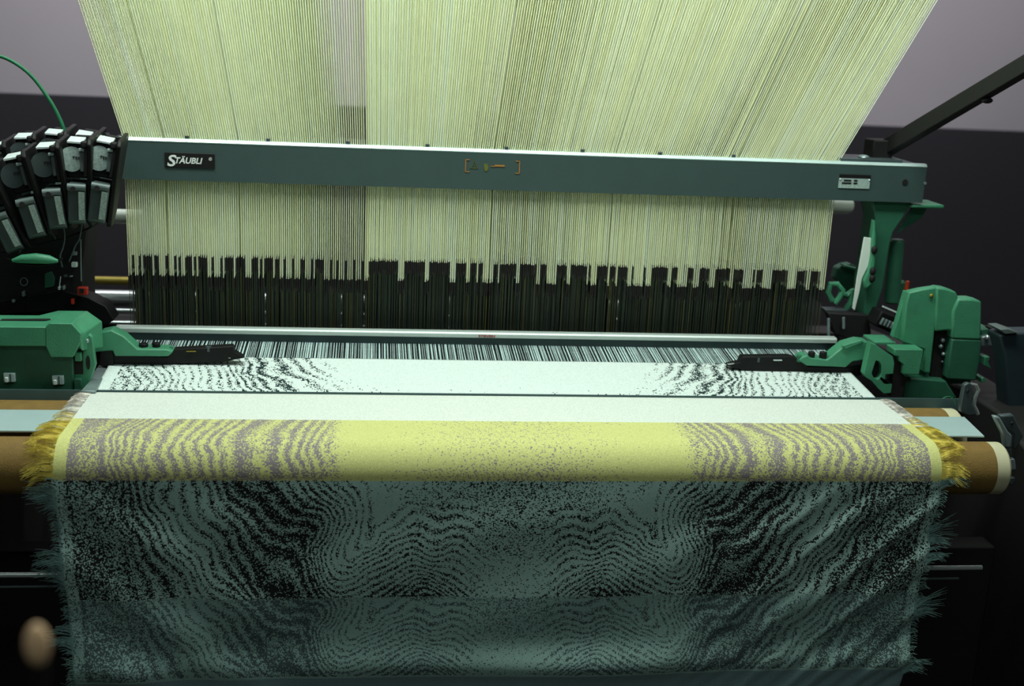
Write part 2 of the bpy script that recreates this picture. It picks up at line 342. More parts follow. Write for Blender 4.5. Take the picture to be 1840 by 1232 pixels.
def strands(name, segs, m, parent):
    v = []; f = []
    for p0, p1, r in segs:
        n = len(v)
        for p in (p0, p1): v += [(p[0]-r, p[1], p[2]), (p[0], p[1], p[2]+r), (p[0]+r, p[1], p[2]), (p[0], p[1], p[2]-r)]
        f += [(n, n+1, n+5, n+4), (n+1, n+2, n+6, n+5), (n+2, n+3, n+7, n+6), (n+3, n, n+4, n+7)]
    me = bpy.data.meshes.new(name); org = parent.location; me.from_pydata([(a-org[0], b-org[1], c-org[2]) for a, b, c in v], [], f)
    me.shade_smooth(); me.materials.append(M[m]); o = bpy.data.objects.new(name, me); COL.objects.link(o); o.parent = parent; o['kind'] = 'stuff'; return o
while x < 0.715:
    if run <= 0: cur = 1-cur; run = random.choice([1, 1, 2, 3] if cur else [1, 2, 2, 3, 4])
    run -= 1
    j = random.uniform(-1, 1)*0.0007
    ws[cur].append(((x+j, 0.092, 0.004+(0.006 if cur else 0.0)), (x, 0.0, 0.0006), 0.00056 if cur else 0.00042)); x += 0.00105
strands('dark_warp', ws[0], 'warp_dark', wt); strands('pale_warp', ws[1], 'warp_light', wt)
wb = thing('rear_warp_sheet', 'dark sheet of warp threads sloping behind the heddles', 'threads', (0, 0.5, -0.06))
ws = []
for i in range(700):
    x = -0.715+1.43*i/699; ws.append(((x, 0.10, -0.004), (x, 0.80, -0.085), 0.0008))
strands('back_warp', ws, 'warp_back', wb)
# ------------------------------------------------------------------ woven cloth: field of contour lines carried per vertex, threads drawn by nodes
def tps(P, V, lam=1e-6):
    P = np.array(P, float); n = len(P); d2 = ((P[:, None]-P[None])**2).sum(-1)
    K = 0.5*d2*np.log(d2+1e-12)+lam*np.eye(n); A = np.zeros((n+3, n+3)); A[:n, :n] = K; A[:n, n] = 1; A[:n, n+1:] = P; A[n, :n] = 1; A[n+1:, :n] = P.T
    c = np.linalg.solve(A, np.concatenate([np.array(V, float), np.zeros(3)]))
    def ev(Q):
        Q = np.array(Q, float); out = np.zeros(len(Q))
        for i in range(0, len(Q), 4000):
            q = Q[i:i+4000]; d2 = ((q[:, None]-P[None])**2).sum(-1); out[i:i+4000] = 0.5*d2*np.log(d2+1e-12)@c[:n]+c[n]+q@c[n+1:]
        return out
    return ev
zs = 4.18
def z1(l): return [(60+x/zs, 840+y/zs) for x, y in l]
def z2(l): return [(480+x/zs, 840+y/zs) for x, y in l]
LINES = [
 (-2, z1([(600, 100), (580, 250), (560, 350), (600, 480), (720, 560), (710, 650), (780, 760), (830, 860), (850, 960)])),
 (0, z1([(700, 100), (725, 220), (740, 340), (840, 450), (875, 580), (990, 690), (1090, 780), (1110, 880), (1150, 970)])),
 (3, z1([(960, 100), (880, 170), (870, 260), (970, 340), (1010, 430), (1030, 500), (1130, 590), (1230, 640), (1220, 750), (1280, 850), (1420, 910), (1500, 980)])),
 (6, z1([(1200, 110), (1260, 170), (1240, 300), (1310, 380), (1430, 440), (1450, 560), (1500, 670), (1560, 760), (1580, 870), (1660, 960)])),
 (9, z1([(1420, 90), (1470, 220), (1620, 270), (1690, 380), (1770, 450)])+z2([(60, 480), (250, 470), (300, 510), (260, 600), (270, 720), (300, 850), (345, 945)])),
 (11, z2([(60, 110), (150, 260), (250, 330), (380, 330), (400, 420), (380, 500), (300, 600), (320, 750), (350, 850), (430, 935), (550, 935), (680, 880), (850, 800), (960, 740), (1060, 700), (1150, 740), (1300, 760), (1400, 820), (1500, 900)])),
 (13, z2([(250, 120), (370, 260), (450, 330), (480, 420), (440, 530), (360, 620), (380, 760), (440, 850), (550, 850), (680, 770), (850, 700), (950, 650), (1060, 610), (1140, 660), (1240, 680), (1350, 640), (1450, 700), (1560, 800)])),
 (15, z2([(350, 110), (520, 250), (560, 400), (500, 500), (450, 640), (470, 720), (540, 760), (640, 700), (760, 650), (880, 580), (1000, 530), (1080, 520), (1170, 590), (1250, 580), (1380, 530), (1480, 600), (1600, 700)])),
 (17, z2([(500, 110), (640, 250), (660, 350), (640, 500), (560, 640), (600, 690), (700, 610), (830, 490), (950, 470), (1080, 350), (1150, 380), (1230, 450), (1340, 400), (1430, 400), (1560, 480)])),
 (18.5, z2([(700, 110), (720, 250), (710, 400), (680, 530), (740, 560), (830, 420), (960, 300), (1090, 250), (1300, 300), (1600, 350), (1800, 400)])),
 (9, z2([(720, 975), (860, 900), (1020, 800), (1100, 780), (1250, 870), (1400, 950)])),
 (7, z2([(900, 975), (1000, 900), (1120, 830), (1240, 880), (1340, 975)])),
 (5, z2([(1060, 970), (1150, 920), (1260, 970)])),
 (-4, [(120, 850), (120, 950), (120, 1080), (190, 860), (200, 960), (210, 1070)]),
]
def toX(u, v): return abs(PX(u, v, Y=-0.456)[0]+0.008)*1095
def key(u, v): return (913-toX(u, v), v)
P_, V_ = [], []
for val, pts in LINES:
    for u, v in pts: P_.append(key(u, v)); V_.append(val)
HF = tps(np.array(P_)/100, V_, 0.02)
DEN = [(120, 860, .78), (120, 960, .7), (120, 1070, .75), (180, 880, .66), (190, 960, .62), (170, 1040, .7), (150, 900, .55), (225, 900, .72), (240, 960, .62), (215, 1050, .62), (260, 1030, .6), (265, 890, .45), (300, 900, .22), (320, 920, .2), (300, 960, .3), (340, 980, .22), (300, 1020, .45), (350, 1040, .3), (370, 900, .35),
       (400, 900, .55), (390, 960, .5), (380, 1000, .5), (400, 1060, .55), (420, 880, .85), (450, 910, .88), (440, 960, .62), (460, 990, .75), (440, 1040, .8), (490, 890, .8), (505, 875, .35), (520, 900, .7), (500, 935, .85), (520, 990, .92), (530, 1040, .92), (500, 1060, .9), (545, 950, .8), (560, 1000, .4),
       (570, 890, .55), (590, 930, .4), (600, 980, .2), (600, 1030, .28), (640, 1060, .3), (650, 1010, .32), (640, 900, .15), (660, 930, .1), (690, 880, .06), (690, 920, .06), (690, 970, .3), (720, 990, .36), (740, 950, .38), (760, 990, .38), (800, 950, .36), (780, 1030, .36), (730, 1040, .3), (740, 900, .22), (800, 890, .32), (860, 880, .38), (905, 900, .42), (905, 870, .42), (860, 940, .34), (905, 960, .36), (860, 1000, .22), (905, 1010, .18), (860, 1050, .14), (905, 1060, .14),
       (690, 1068, .7), (730, 1055, .62), (760, 1068, .7), (800, 1065, .5), (740, 1035, .4), (840, 1060, .25)]
DF = tps(np.array([key(u, v) for u, v, d in DEN])/100, [d for u, v, d in DEN], 0.002)
def hang_fd(u, v):
    Q = np.stack([u, v], 1)/100; return HF(Q), np.clip(DF(Q), -0.2, 0.8)
# fell panel lines (px of the photo crop x4, origin 180,630)
def z3(l): return [(180+x/4, 630+y/4) for x, y in l]
FL = [(0, z3([(90, 140), (130, 200), (100, 280)])), (2, z3([(230, 130), (330, 220), (300, 285)])), (4, z3([(350, 120), (450, 210), (450, 285)])),
      (6, z3([(480, 120), (540, 200), (520, 250), (620, 290)])), (8, z3([(600, 105), (640, 170), (620, 230), (720, 290)])), (10, z3([(730, 95), (745, 160), (730, 220), (810, 290)])),
      (12, z3([(840, 90), (890, 160), (900, 220), (960, 290)])), (14, z3([(920, 85), (990, 180), (1080, 260), (1160, 295)])), (16, z3([(1000, 80), (1040, 170), (1150, 245), (1300, 290)])),
      (17, z3([(1060, 50), (1110, 130), (1240, 220), (1390, 290)])), (18, z3([(1220, 50), (1230, 110), (1340, 190), (1480, 260), (1640, 295)])), (19, z3([(1320, 50), (1400, 130), (1560, 200), (1750, 275)])),
      (20, z3([(1410, 50), (1480, 130), (1620, 190), (1800, 270)])), (21, z3([(1520, 50), (1560, 110), (1700, 180), (1850, 240)])), (22, z3([(1620, 60), (1700, 120), (1850, 180)])), (26, [(760, 650), (760, 700), (905, 660), (905, 700)])]
FD = [(z3([(60, 270)])[0], .3), (z3([(160, 200)])[0], .5), (z3([(300, 200)])[0], .5), (z3([(420, 250)])[0], .42), (z3([(400, 140)])[0], .42), (z3([(560, 160)])[0], .3), (z3([(600, 260)])[0], .26), (z3([(720, 200)])[0], .2), (z3([(850, 260)])[0], .26), (z3([(900, 120)])[0], .24), (z3([(1000, 250)])[0], .4), (z3([(1060, 150)])[0], .62), (z3([(1150, 90)])[0], .55), (z3([(1250, 200)])[0], .6), (z3([(1350, 250)])[0], .55), (z3([(1250, 280)])[0], .35), (z3([(1350, 100)])[0], .46), (z3([(1450, 80)])[0], .42), (z3([(1550, 150)])[0], .36), (z3([(1500, 230)])[0], .3), (z3([(1700, 270)])[0], .3), (z3([(1650, 120)])[0], .1), (z3([(1750, 100)])[0], -.1), ((680, 680), -.06), ((760, 650), -.02), ((820, 680), .02), ((905, 660), .0), ((905, 700), .06)]
def keyf(u, v): p = PX(u, v, Z=-0.008); return (abs(p[0])*10, p[1]*16)
_a = [(keyf(u, v), val) for val, pts in FL for u, v in pts]
FHF = tps([a for a, b in _a], [b for a, b in _a], 0.01); FDF = tps([keyf(*p) for p, d in FD], [d for p, d in FD], 0.004)
def weave_mat(name, zones, jit=0.62, cell=(0.0019, 0.0017)):
    """zones: list of (start_arc, light_rgb, dark_rgb); thread colours by zone, figure from the vertex field"""
    m = bpy.data.materials.new(name); m.use_nodes = True; t = m.node_tree; N = t.nodes; L = t.links; b = N['Principled BSDF']
    b.inputs['Roughness'].default_value = 0.85; b.inputs['Specular IOR Level'].default_value = 0.25
    b.inputs['Sheen Weight'].default_value = 0.15; b.inputs['Sheen Roughness'].default_value = 0.4
    uv = N.new('ShaderNodeUVMap'); uv.uv_map = 'weave'
    def math_(op, a, b_=None, c=None):
        n = N.new('ShaderNodeMath'); n.operation = op
        for i, x in enumerate((a, b_, c)):
            if x is None: continue
            if hasattr(x, 'node'): L.new(x, n.inputs[i])
            else: n.inputs[i].default_value = x
        return n.outputs[0]
    fa_ = N.new('ShaderNodeAttribute'); fa_.attribute_name = 'field'; da = N.new('ShaderNodeAttribute'); da.attribute_name = 'dens'
    sep = N.new('ShaderNodeSeparateXYZ'); L.new(uv.outputs[0], sep.inputs[0]); X, A = sep.outputs[0], sep.outputs[1]
    def cellnoise(cx, cy, off):
        gx = math_('FLOOR', math_('DIVIDE', X, cx)); gy = math_('FLOOR', math_('DIVIDE', A, cy))
        cb = N.new('ShaderNodeCombineXYZ'); L.new(gx, cb.inputs[0]); L.new(gy, cb.inputs[1]); cb.inputs[2].default_value = off
        wn = N.new('ShaderNodeTexWhiteNoise'); wn.noise_dimensions = '3D'; L.new(cb.outputs[0], wn.inputs['Vector']); return wn.outputs['Value']
    n1 = cellnoise(cell[0], cell[1], 0.5); n2 = cellnoise(cell[0]*2.3, cell[1]*2, 3.5)
    nz = math_('ADD', math_('MULTIPLY', n1, 0.72), math_('MULTIPLY', n2, 0.28))
    wob = N.new('ShaderNodeTexNoise'); wob.inputs['Scale'].default_value = 90; L.new(uv.outputs[0], wob.inputs['Vector'])
    ff = math_('ADD', fa_.outputs['Fac'], math_('MULTIPLY', math_('SUBTRACT', wob.outputs['Fac'], 0.5), 0.35))
    s = math_('MULTIPLY', math_('ABSOLUTE', math_('SUBTRACT', math_('FRACT', ff), 0.5)), 2.0)
    la = N.new('ShaderNodeAttribute'); la.attribute_name = 'lines'
    s = math_('ADD', 0.5, math_('MULTIPLY', math_('SUBTRACT', s, 0.5), la.outputs['Fac']))
    val = math_('ADD', s, math_('MULTIPLY', math_('SUBTRACT', nz, 0.5), jit*2))
    dark = math_('MULTIPLY', math_('LESS_THAN', val, da.outputs['Fac']), math_('GREATER_THAN', cellnoise(cell[0]*0.8, cell[1]*0.8, 11.5), 0.09))
    fine = cellnoise(0.0009, 0.0009, 7.5)
    def ramp(i):
        cr = N.new('ShaderNodeValToRGB'); cr.color_ramp.interpolation = 'CONSTANT'; el = cr.color_ramp.elements
        for k, z in enumerate(zones):
            e = el[0] if k == 0 else (el[1] if k == 1 else el.new(z[0])); e.position = max(0, min(1, z[0])); e.color = lin(z[i])
        L.new(A, cr.inputs[0]); return cr.outputs[0]
    mx = N.new('ShaderNodeMix'); mx.data_type = 'RGBA'; L.new(dark, mx.inputs['Factor']); L.new(ramp(1), mx.inputs['A']); L.new(ramp(2), mx.inputs['B'])
    fv = math_('ADD', 0.82, math_('MULTIPLY', fine, 0.36))
    m2 = N.new('ShaderNodeMix'); m2.data_type = 'RGBA'; m2.blend_type = 'MULTIPLY'; m2.inputs['Factor'].default_value = 1; L.new(mx.outputs['Result'], m2.inputs['A']); L.new(fv, m2.inputs['B'])
    L.new(m2.outputs['Result'], b.inputs['Base Color'])
    bp = N.new('ShaderNodeBump'); bp.inputs['Strength'].default_value = 0.35; bp.inputs['Distance'].default_value = 0.0012
    hgt = math_('ADD', math_('MULTIPLY', math_('SUBTRACT', 1.0, dark), 0.7), math_('MULTIPLY', fine, 0.3)); L.new(hgt, bp.inputs['Height']); L.new(bp.outputs['Normal'], b.inputs['Normal'])
    return m
def cloth_sheet(name, rows, xs, field, m, parent, disp=None, thick=0.0):
    """rows: [(y,z,arc)]; field(u_x, row index arrays)->(F,D)"""
    nx, nr = len(xs), len(rows); V = []; A = []
    for y, z, a in rows:
        for x in xs:
            dx = dy = dz = 0
            if disp: dx, dy, dz = disp(x, y, z, a)
            V.append((x+dx, y+dy, z+dz)); A.append((x, a))
    Fq = [(r*nx+i, r*nx+i+1, (r+1)*nx+i+1, (r+1)*nx+i) for r in range(nr-1) for i in range(nx-1)]
    org = parent.location; me = bpy.data.meshes.new(name); me.from_pydata([tuple(Vector(v)-org) for v in V], [], Fq)
    A = np.array(A); Fv, Dv, Lv = field(A[:, 0], A[:, 1], np.array([r[0] for r in rows]).repeat(nx))
    for nm, arr in (('field', Fv), ('dens', Dv), ('lines', Lv)):
        at = me.attributes.new(nm, 'FLOAT', 'POINT'); at.data.foreach_set('value', np.asarray(arr, np.float32))
    uvl = me.uv_layers.new(name='weave'); li = np.zeros(len(me.loops), np.int32); me.loops.foreach_get('vertex_index', li)
    uvl.data.foreach_set('uv', A[li].astype(np.float32).ravel()); me.shade_smooth(); me.materials.append(m)
    o = bpy.data.objects.new(name, me); COL.objects.link(o); o.parent = parent
    if thick:
        sd = o.modifiers.new('thickness', 'SOLIDIFY'); sd.thickness = thick; sd.offset = 0
    return o
WB = (220, 232, 228)
cl = thing('woven_cloth', 'wide patterned cloth in white, yellow and grey leaving the loom over the rollers', 'cloth', (0, -0.3, -0.02))
rows = []
for i in range(61):
    t_ = i/60; rows.append((0.004-0.170*t_, 0.0-0.0155*t_, 0.5+0.171*t_))
rows += [(-0.1675, -0.020, 0.675), (-0.1670, -0.034, 0.690)]
def fell_field(x, a, y):
    Q = np.stack([np.abs(x)*10, y*16], 1); Fv = FHF(Q); D = np.clip(FDF(Q), -0.3, 0.8)
    D = np.where(np.abs(x) > 0.700, -1, D*0.8); return Fv, D, np.interp(np.abs(x), [0.28, 0.36, 0.55, 0.7], [0.05, 0.8, 0.75, 0.4])
cloth_sheet('fell_panel', rows, np.linspace(-0.722, 0.722, 361), fell_field, weave_mat('weave_fell', [(0, WB, (22, 44, 46)), (0.999, WB, (22, 44, 46))], 0.5, (0.0022, 0.0030)), cl, thick=0.0012)['label'] = 'white cloth panel with black wavy figure beside the reed'
# over the rollers and hanging
prof = [(-0.1738, -0.080), (-0.1738, -0.055), (-0.1738, -0.030), (-0.1745, -0.0205), (-0.1775, -0.0172), (-0.186, -0.0160), (-0.20, -0.0158), (-0.23, -0.0158), (-0.28, -0.0158), (-0.32, -0.016), (-0.36, -0.016), (-0.39, -0.016)]
RC = (-0.408, -0.066); RR = 0.050
for k in range(0, 31):
    a = math.radians(88-88*k/30); prof.append((RC[0]-RR*math.cos(a), RC[1]+RR*math.sin(a)))
zz = RC[1]
while zz > -0.56:
    zz -= 0.0042; prof.append((-0.458, zz))
dens_prof = []
for (y0_, z0_), (y1_, z1_) in zip(prof[:-1], prof[1:]):
    n = max(1, int(math.hypot(y1_-y0_, z1_-z0_)/0.0045))
    dens_prof += [(y0_+(y1_-y0_)*k/n, z0_+(z1_-z0_)*k/n) for k in range(n)]
dens_prof.append(prof[-1]); arc = 0.0; rows = []
for i, (y, z) in enumerate(dens_prof):
    if i: arc += math.hypot(y-dens_prof[i-1][0], z-dens_prof[i-1][1])
    rows.append((y, z, arc))
rv = np.array([VROW((-0.01, y, z)) for y, z, a in rows]); ra = np.array([a for y, z, a in rows])
first = int(np.argmax(ra > 0.06))
def arc_at(v): return float(np.interp(v, rv[first:], ra[first:]))
AY, AG, AL, AE = arc_at(757), arc_at(860), arc_at(1073), arc_at(1206)
print('arcs', AY, AG, AL, AE, ra[-1])
def drape_field(x, a, y):
    v = np.interp(a, ra[first:], rv[first:]); u = 913-np.abs(x)*1095
    up = 993+(v-1136)/0.8; vq = np.where(v > 1073, up, v)
    sh = np.interp(v, [757, 768, 780, 800, 830, 860], [14, 4, -9, -13, -9, 0]) + 4*np.sin(v/9.0+u/37)*np.clip((857-v)/40, 0, 1)
    uq = np.where(v < 860, u-sh, u); vq = np.where(v < 860, 860.0, vq)
    Fv, D = hang_fd(uq, vq); Fv = np.where(v < 860, Fv*0.85, Fv)
    dy = np.interp(u, [100, 150, 240, 300, 340, 420, 450, 520, 560, 585, 605, 640, 760, 840, 905], [.62, .62, .6, .52, .46, .52, .64, .6, .54, .42, .02, -.16, .04, .14, .16])+0.16*np.clip((v-822)/35, 0, 1)*np.clip((u-640)/120, 0.25, 1)  # extra stipple paints shade in toward the yellow band's lower edge
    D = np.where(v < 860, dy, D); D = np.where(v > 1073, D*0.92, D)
    ax = np.abs(x); D = np.where(ax > 0.705, np.where(v > 860, 0.3, -1), D); D = np.where((ax > 0.7005) & (ax < 0.7065) & (v > 860), 0.8, D); D = np.where((v < 757) | (v > 1207), -1, D)
    Ly = np.interp(u, [120, 200, 560, 600], [0.35, 0.95, 0.95, 0.0])
    c1_ = np.clip((u-820)/50, 0, 1); c2_ = np.clip((u-640)/60, 0, 1)*np.clip((925-vq-np.abs(u-760)*0.1)/25, 0, 1)
    Lh = np.where(np.abs(x) > 0.70, 0, 1)*np.interp(u, [110, 230, 260, 900], [0.15, 0.35, 0.85, 0.85])*(1-np.clip(c1_+c2_, 0, 1)*0.92)
    return Fv, D, np.where(v < 860, Ly, Lh)
def drape_disp(x, y, z, a):
    if a < AG: return 0, 0, 0
    k = min(1, (a-AG)/0.08); q = 0.0; h = a-AG
    e = max(0, min(1, (x-0.22)/0.40)); ph = x*0.80+h
    q -= 0.0054*e*k*math.sin(ph*70+1.2+0.5*math.sin(h*20))*(0.55+0.45*math.cos((h-0.13)*9))
    q -= 0.0016*e*k*math.sin(ph*150+x*30)
    q -= 0.004*k*math.sin(x*9+h*17)*math.sin(h*22+x*4)
    q -= 0.004*k*max(0, min(1, (-x-0.25)/0.4))*math.sin((-x*0.8+h)*46)
    q -= 0.012*math.exp(-((a-AE+0.012)/0.03)**2)*(1+0.4*math.sin(x*7+1))
    q -= 0.05*max(0, a-AE-0.01)
    dx = -x*0.055*max(0, a-AG)**1.0*1.6
    return dx, q, 0
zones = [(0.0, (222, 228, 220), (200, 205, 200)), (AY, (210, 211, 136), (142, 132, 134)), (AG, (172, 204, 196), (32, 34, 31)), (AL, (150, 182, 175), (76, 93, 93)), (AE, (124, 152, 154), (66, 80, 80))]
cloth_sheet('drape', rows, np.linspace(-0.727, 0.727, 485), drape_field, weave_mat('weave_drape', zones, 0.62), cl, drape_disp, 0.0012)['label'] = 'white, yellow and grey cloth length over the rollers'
# fringes
for sx in (-1, 1):
    segs = {'fringe_yellow': [], 'fringe_white': [], 'fringe_teal': []}
    for i in range(1500):
        a = random.uniform(0.045, arc_at(1225)); y = float(np.interp(a, ra, [r[0] for r in rows])); z = float(np.interp(a, ra, [r[1] for r in rows]))
        d = drape_disp(sx*0.727, y, z, a); x0 = sx*0.727+d[0]; y += d[1]
        if a < AY-0.03: key_, ln = 'fringe_white', random.uniform(0.012, 0.028)
        elif a < AY+0.02: key_, ln = random.choice(['fringe_white', 'fringe_yellow']), random.uniform(0.02, 0.035)
        elif a < AG: key_, ln = 'fringe_yellow', random.uniform(0.026, 0.046)
        else:
            tf = max(0.0, math.sin(a*52+sx)+0.55*math.sin(a*131+2*sx)+0.25)
            key_, ln = 'fringe_teal', random.uniform(0.012, 0.042)*(0.3+0.75*min(1.2, tf))
            if random.random() > 0.28+0.45*tf: continue
        clump = math.sin(a*90)+math.sin(a*231+2); dr = random.uniform(-0.25, 0.15)+0.22*clump
        tx, ty = float(np.interp(a+0.004, ra, [r[0] for r in rows]))-float(np.interp(a-0.004, ra, [r[0] for r in rows])), float(np.interp(a+0.004, ra, [r[1] for r in rows]))-float(np.interp(a-0.004, ra, [r[1] for r in rows]))
        tn = math.hypot(tx, ty)+1e-9; tx, ty = tx/tn, ty/tn
        dr -= 0.25*(1 if a > AG else 0.0)
        p0 = (x0-sx*0.004, y-0.001, z+0.0006); p1 = (x0+sx*ln*0.55, y+tx*dr*ln*0.5-0.002, z+ty*dr*ln*0.5+0.003); p2 = (x0+sx*ln, y+tx*dr*ln-0.003, z+ty*dr*ln-0.10*ln)
        segs[key_] += [(p0, p1, 0.00045), (p1, p2, 0.00034)]
    for k_, s_ in segs.items(): strands('fringe', s_, k_, cl)['label'] = {'fringe_yellow': 'yellow', 'fringe_white': 'white', 'fringe_teal': 'grey teal'}[k_]+' fringe on the '+('left' if sx < 0 else 'right')+' edge'
# ------------------------------------------------------------------ breast bar, rollers, plate
bb = thing('breast_bar', 'thin steel bar in front of the white woven panel', 'bar', (0, -0.174, -0.03))
MB().prism([(-0.90, y, z) for y, z in ((-0.1682, -0.0165), (-0.1686, -0.0150), (-0.1712, -0.0150), (-0.1718, -0.0175), (-0.1718, -0.040), (-0.1690, -0.040))], (1.80, 0, 0)).build('edge_strip', 'bar_teal', bb)
tr = thing('take_up_roller', 'rear brown roller with cream end ring under the white cloth band', 'roller', (0.0, -0.226, -0.0780))
MB().cyl((-0.93, -0.226, -0.0780), (0.832, -0.226, -0.0780), 0.0585, 48).build('roller_body', 'cork_brown', tr)
MB().tube([(0.832, -0.226, -0.0780), (0.855, -0.226, -0.0780), (0.8585, -0.226, -0.0780)], [0.0583, 0.0583, 0.055], 48).build('end_ring', 'cream', tr)
lr = thing('press_roller', 'front brown roller with cream end ring under the yellow cloth', 'roller', (0.0, -0.408, -0.066))
MB().cyl((-0.93, -0.408, -0.066), (0.826, -0.408, -0.066), 0.0455, 56).build('roller_body', 'cork_brown', lr)
MB().tube([(0.826, -0.408, -0.066), (0.848, -0.408, -0.066), (0.852, -0.408, -0.066)], [0.0453, 0.0453, 0.042], 56).build('end_ring', 'cream', lr)
cp = thing('cover_plate', 'flat pale blue metal plate lying between the two rollers', 'plate', (-0.03, -0.32, -0.02))
zc_ = -0.0205
pts = [PX(-40, 735, Z=zc_), PX(1733, 748.5, Z=zc_), PX(1769, 783, Z=zc_), PX(-40, 773, Z=zc_)]
MB().prism(pts, (0, 0, -0.003)).build('plate_top', 'plate_blue', cp, 0.0006)
rodthing('lower_steel_rod', 'thin bright steel rod low down, passing behind the hanging cloth', 'rod', (-0.95, -0.425, -0.247), (0.84, -0.425, -0.247), 0.0042, 'steel')
rodthing('lower_dull_rod', 'dull thin rod just below the bright low steel rod', 'rod', (-0.95, -0.425, -0.268), (0.80, -0.425, -0.268), 0.0022, 'steel_dark')
t = thing('green_thread', 'thin green loop of thread on the rear brown roller, right end', 'thread', PX(1710, 720, Y=-0.22))
MB().tube([PX(u, v, Y=-0.225) for u, v in ((1693, 716), (1699, 713), (1706, 712), (1712, 715), (1716, 722), (1717, 727))], 0.0011, 6).build('strand', 'cable_green', t)
# ------------------------------------------------------------------ left green housing
lh = thing('left_green_housing', 'green painted machine housing at the left edge of the loom', 'machine housing', PX(60, 703, Y=-0.14))
YF = -0.155
top = poly([(-60, 587), (80, 588), (88, 580.5), (129, 581), (145, 600)], Y=YF)
def up_to(pts, y, dz): return [Vector((p[0], y, p[2]+dz)) for p in pts]
# top cover: front edge strip, sloping top to the rear crest
mb = MB()
mb.prism(poly([(-60, 586.5), (84, 587.5), (84, 622), (-60, 622)], Y=YF-0.003), (0, 0.06, 0)).build('cover_front', 'green_paint', lh, 0.0015)
MB().prism(poly([(82, 587), (88, 580.5), (129, 581), (146, 600), (145, 614), (131, 642), (91, 642), (82, 622)], Y=YF-0.004), (0, 0.08, 0)).build('cover_corner', 'green_paint', lh, 0.0015)
bk = [Vector(p) for p in (PX(-60, 565, Y=-0.07), PX(70, 566, Y=-0.07), PX(105, 557.5, Y=-0.06), PX(157, 558, Y=-0.06), PX(184, 577, Y=-0.07))]
ft = [Vector(p) for p in poly([(-60, 587), (80, 588), (88, 580.5), (129, 581), (146, 601)], Y=YF)]
mb = MB(); n = 5; low = [p-Vector((0, 0, 0.03)) for p in ft]+[p-Vector((0, 0, 0.05)) for p in bk]
mb.add(ft+bk+low, [(i, i+1, n+i+1, n+i) for i in range(4)]+[(2*n+i+1, 2*n+i, 3*n+i, 3*n+i+1) for i in range(4)]+[(i+1, i, 2*n+i, 2*n+i+1) for i in range(4)]+[(n+i, n+i+1, 3*n+i+1, 3*n+i) for i in range(4)]+[(0, n, 3*n, 2*n), (n-1, 3*n-1, 4*n-1, 2*n-1)])
mb.build('cover_top', 'green_paint', lh, 0.002)
pa, pb_ = PX(2, 577, Y=-0.11), PX(128, 576, Y=-0.11)
MB().beam(pa, pb_, 0.012, 0.006).build('slot', 'black_matte', lh); MB().cyl(PX(10, 579.5, Y=-0.118), PX(122, 579, Y=-0.118), 0.0014, 8).build('slot_rod', 'steel_dull', lh)
MB().prism(poly([(-60, 620), (86, 620), (92, 640), (131, 641), (132, 702), (-60, 702)], Y=YF+0.010), (0, 0.13, 0)).build('front_panel', 'green_dark', lh, 0.002)
for u0, v0, u1, v1 in ((6, 667, 29, 688), (93, 671, 116, 693)):
    c = Vector(PX((u0+u1)/2, (v0+v1)/2, Y=YF+0.008)); cw = (u1-u0)*0.00085
    k = MB().box(c, (cw, 0.008, 0.016)).build('latch', 'plate_blue', lh, 0.001)
    MB().box(c+Vector((cw*0.12, -0.0045, 0)), (0.0022, 0.001, 0.015)).build('latch_slot', 'steel_dark', k)
    MB().box(c+Vector((-cw*0.2, -0.006, -0.003)), (0.006, 0.005, 0.009)).build('latch_tab', 'label_silver', k, 0.001)
# end plate with slot and hole, turned to the right
ep = poly([(132, 627), (160, 600), (166, 606), (172, 655), (163, 682), (150, 704), (133, 704)], Y=YF+0.02)
MB().prism(ep, (0, 0.012, 0)).build('end_plate', 'green_paint', lh, 0.002)
MB().prism(poly([(131, 627), (149, 627), (149, 672), (131, 672)], Y=YF+0.018), (0, 0.003, 0)).build('recess', 'black_matte', lh)
MB().box(PX(141, 640, Y=YF+0.014), (0.011, 0.01, 0.016)).build('block', 'green_paint', lh, 0.001)
MB().box(PX(141, 690, Y=YF+0.014), (0.013, 0.012, 0.022)).build('block', 'green_dark', lh, 0.001)
hc = Vector(PX(158.5, 651, Y=YF+0.019)); MB().prism([hc+Vector((0.0035*math.cos(a), 0, 0.013*math.sin(a))) for a in np.linspace(0, 2*math.pi, 20, False)], (0, -0.002, 0)).build('oval_hole', 'black_matte', lh)
MB().ball(PX(157, 612, Y=YF+0.01), (0.003, 0.004, 0.004)).build('screw', 'steel_dull', lh)
# shiny guide plate by the cloth edge
gp = thing('cloth_guide_plate', 'shiny steel guide strip beside the left cloth edge', 'plate', PX(165, 690, Z=-0.012))
MB().prism([PX(u, v, Z=-0.010) for u, v in ((178, 655), (191, 661), (189, 672), (172, 702), (145, 702), (160, 685), (168, 668))], (0, 0, -0.004)).build('plate_top', 'steel_dull', gp, 0.001)
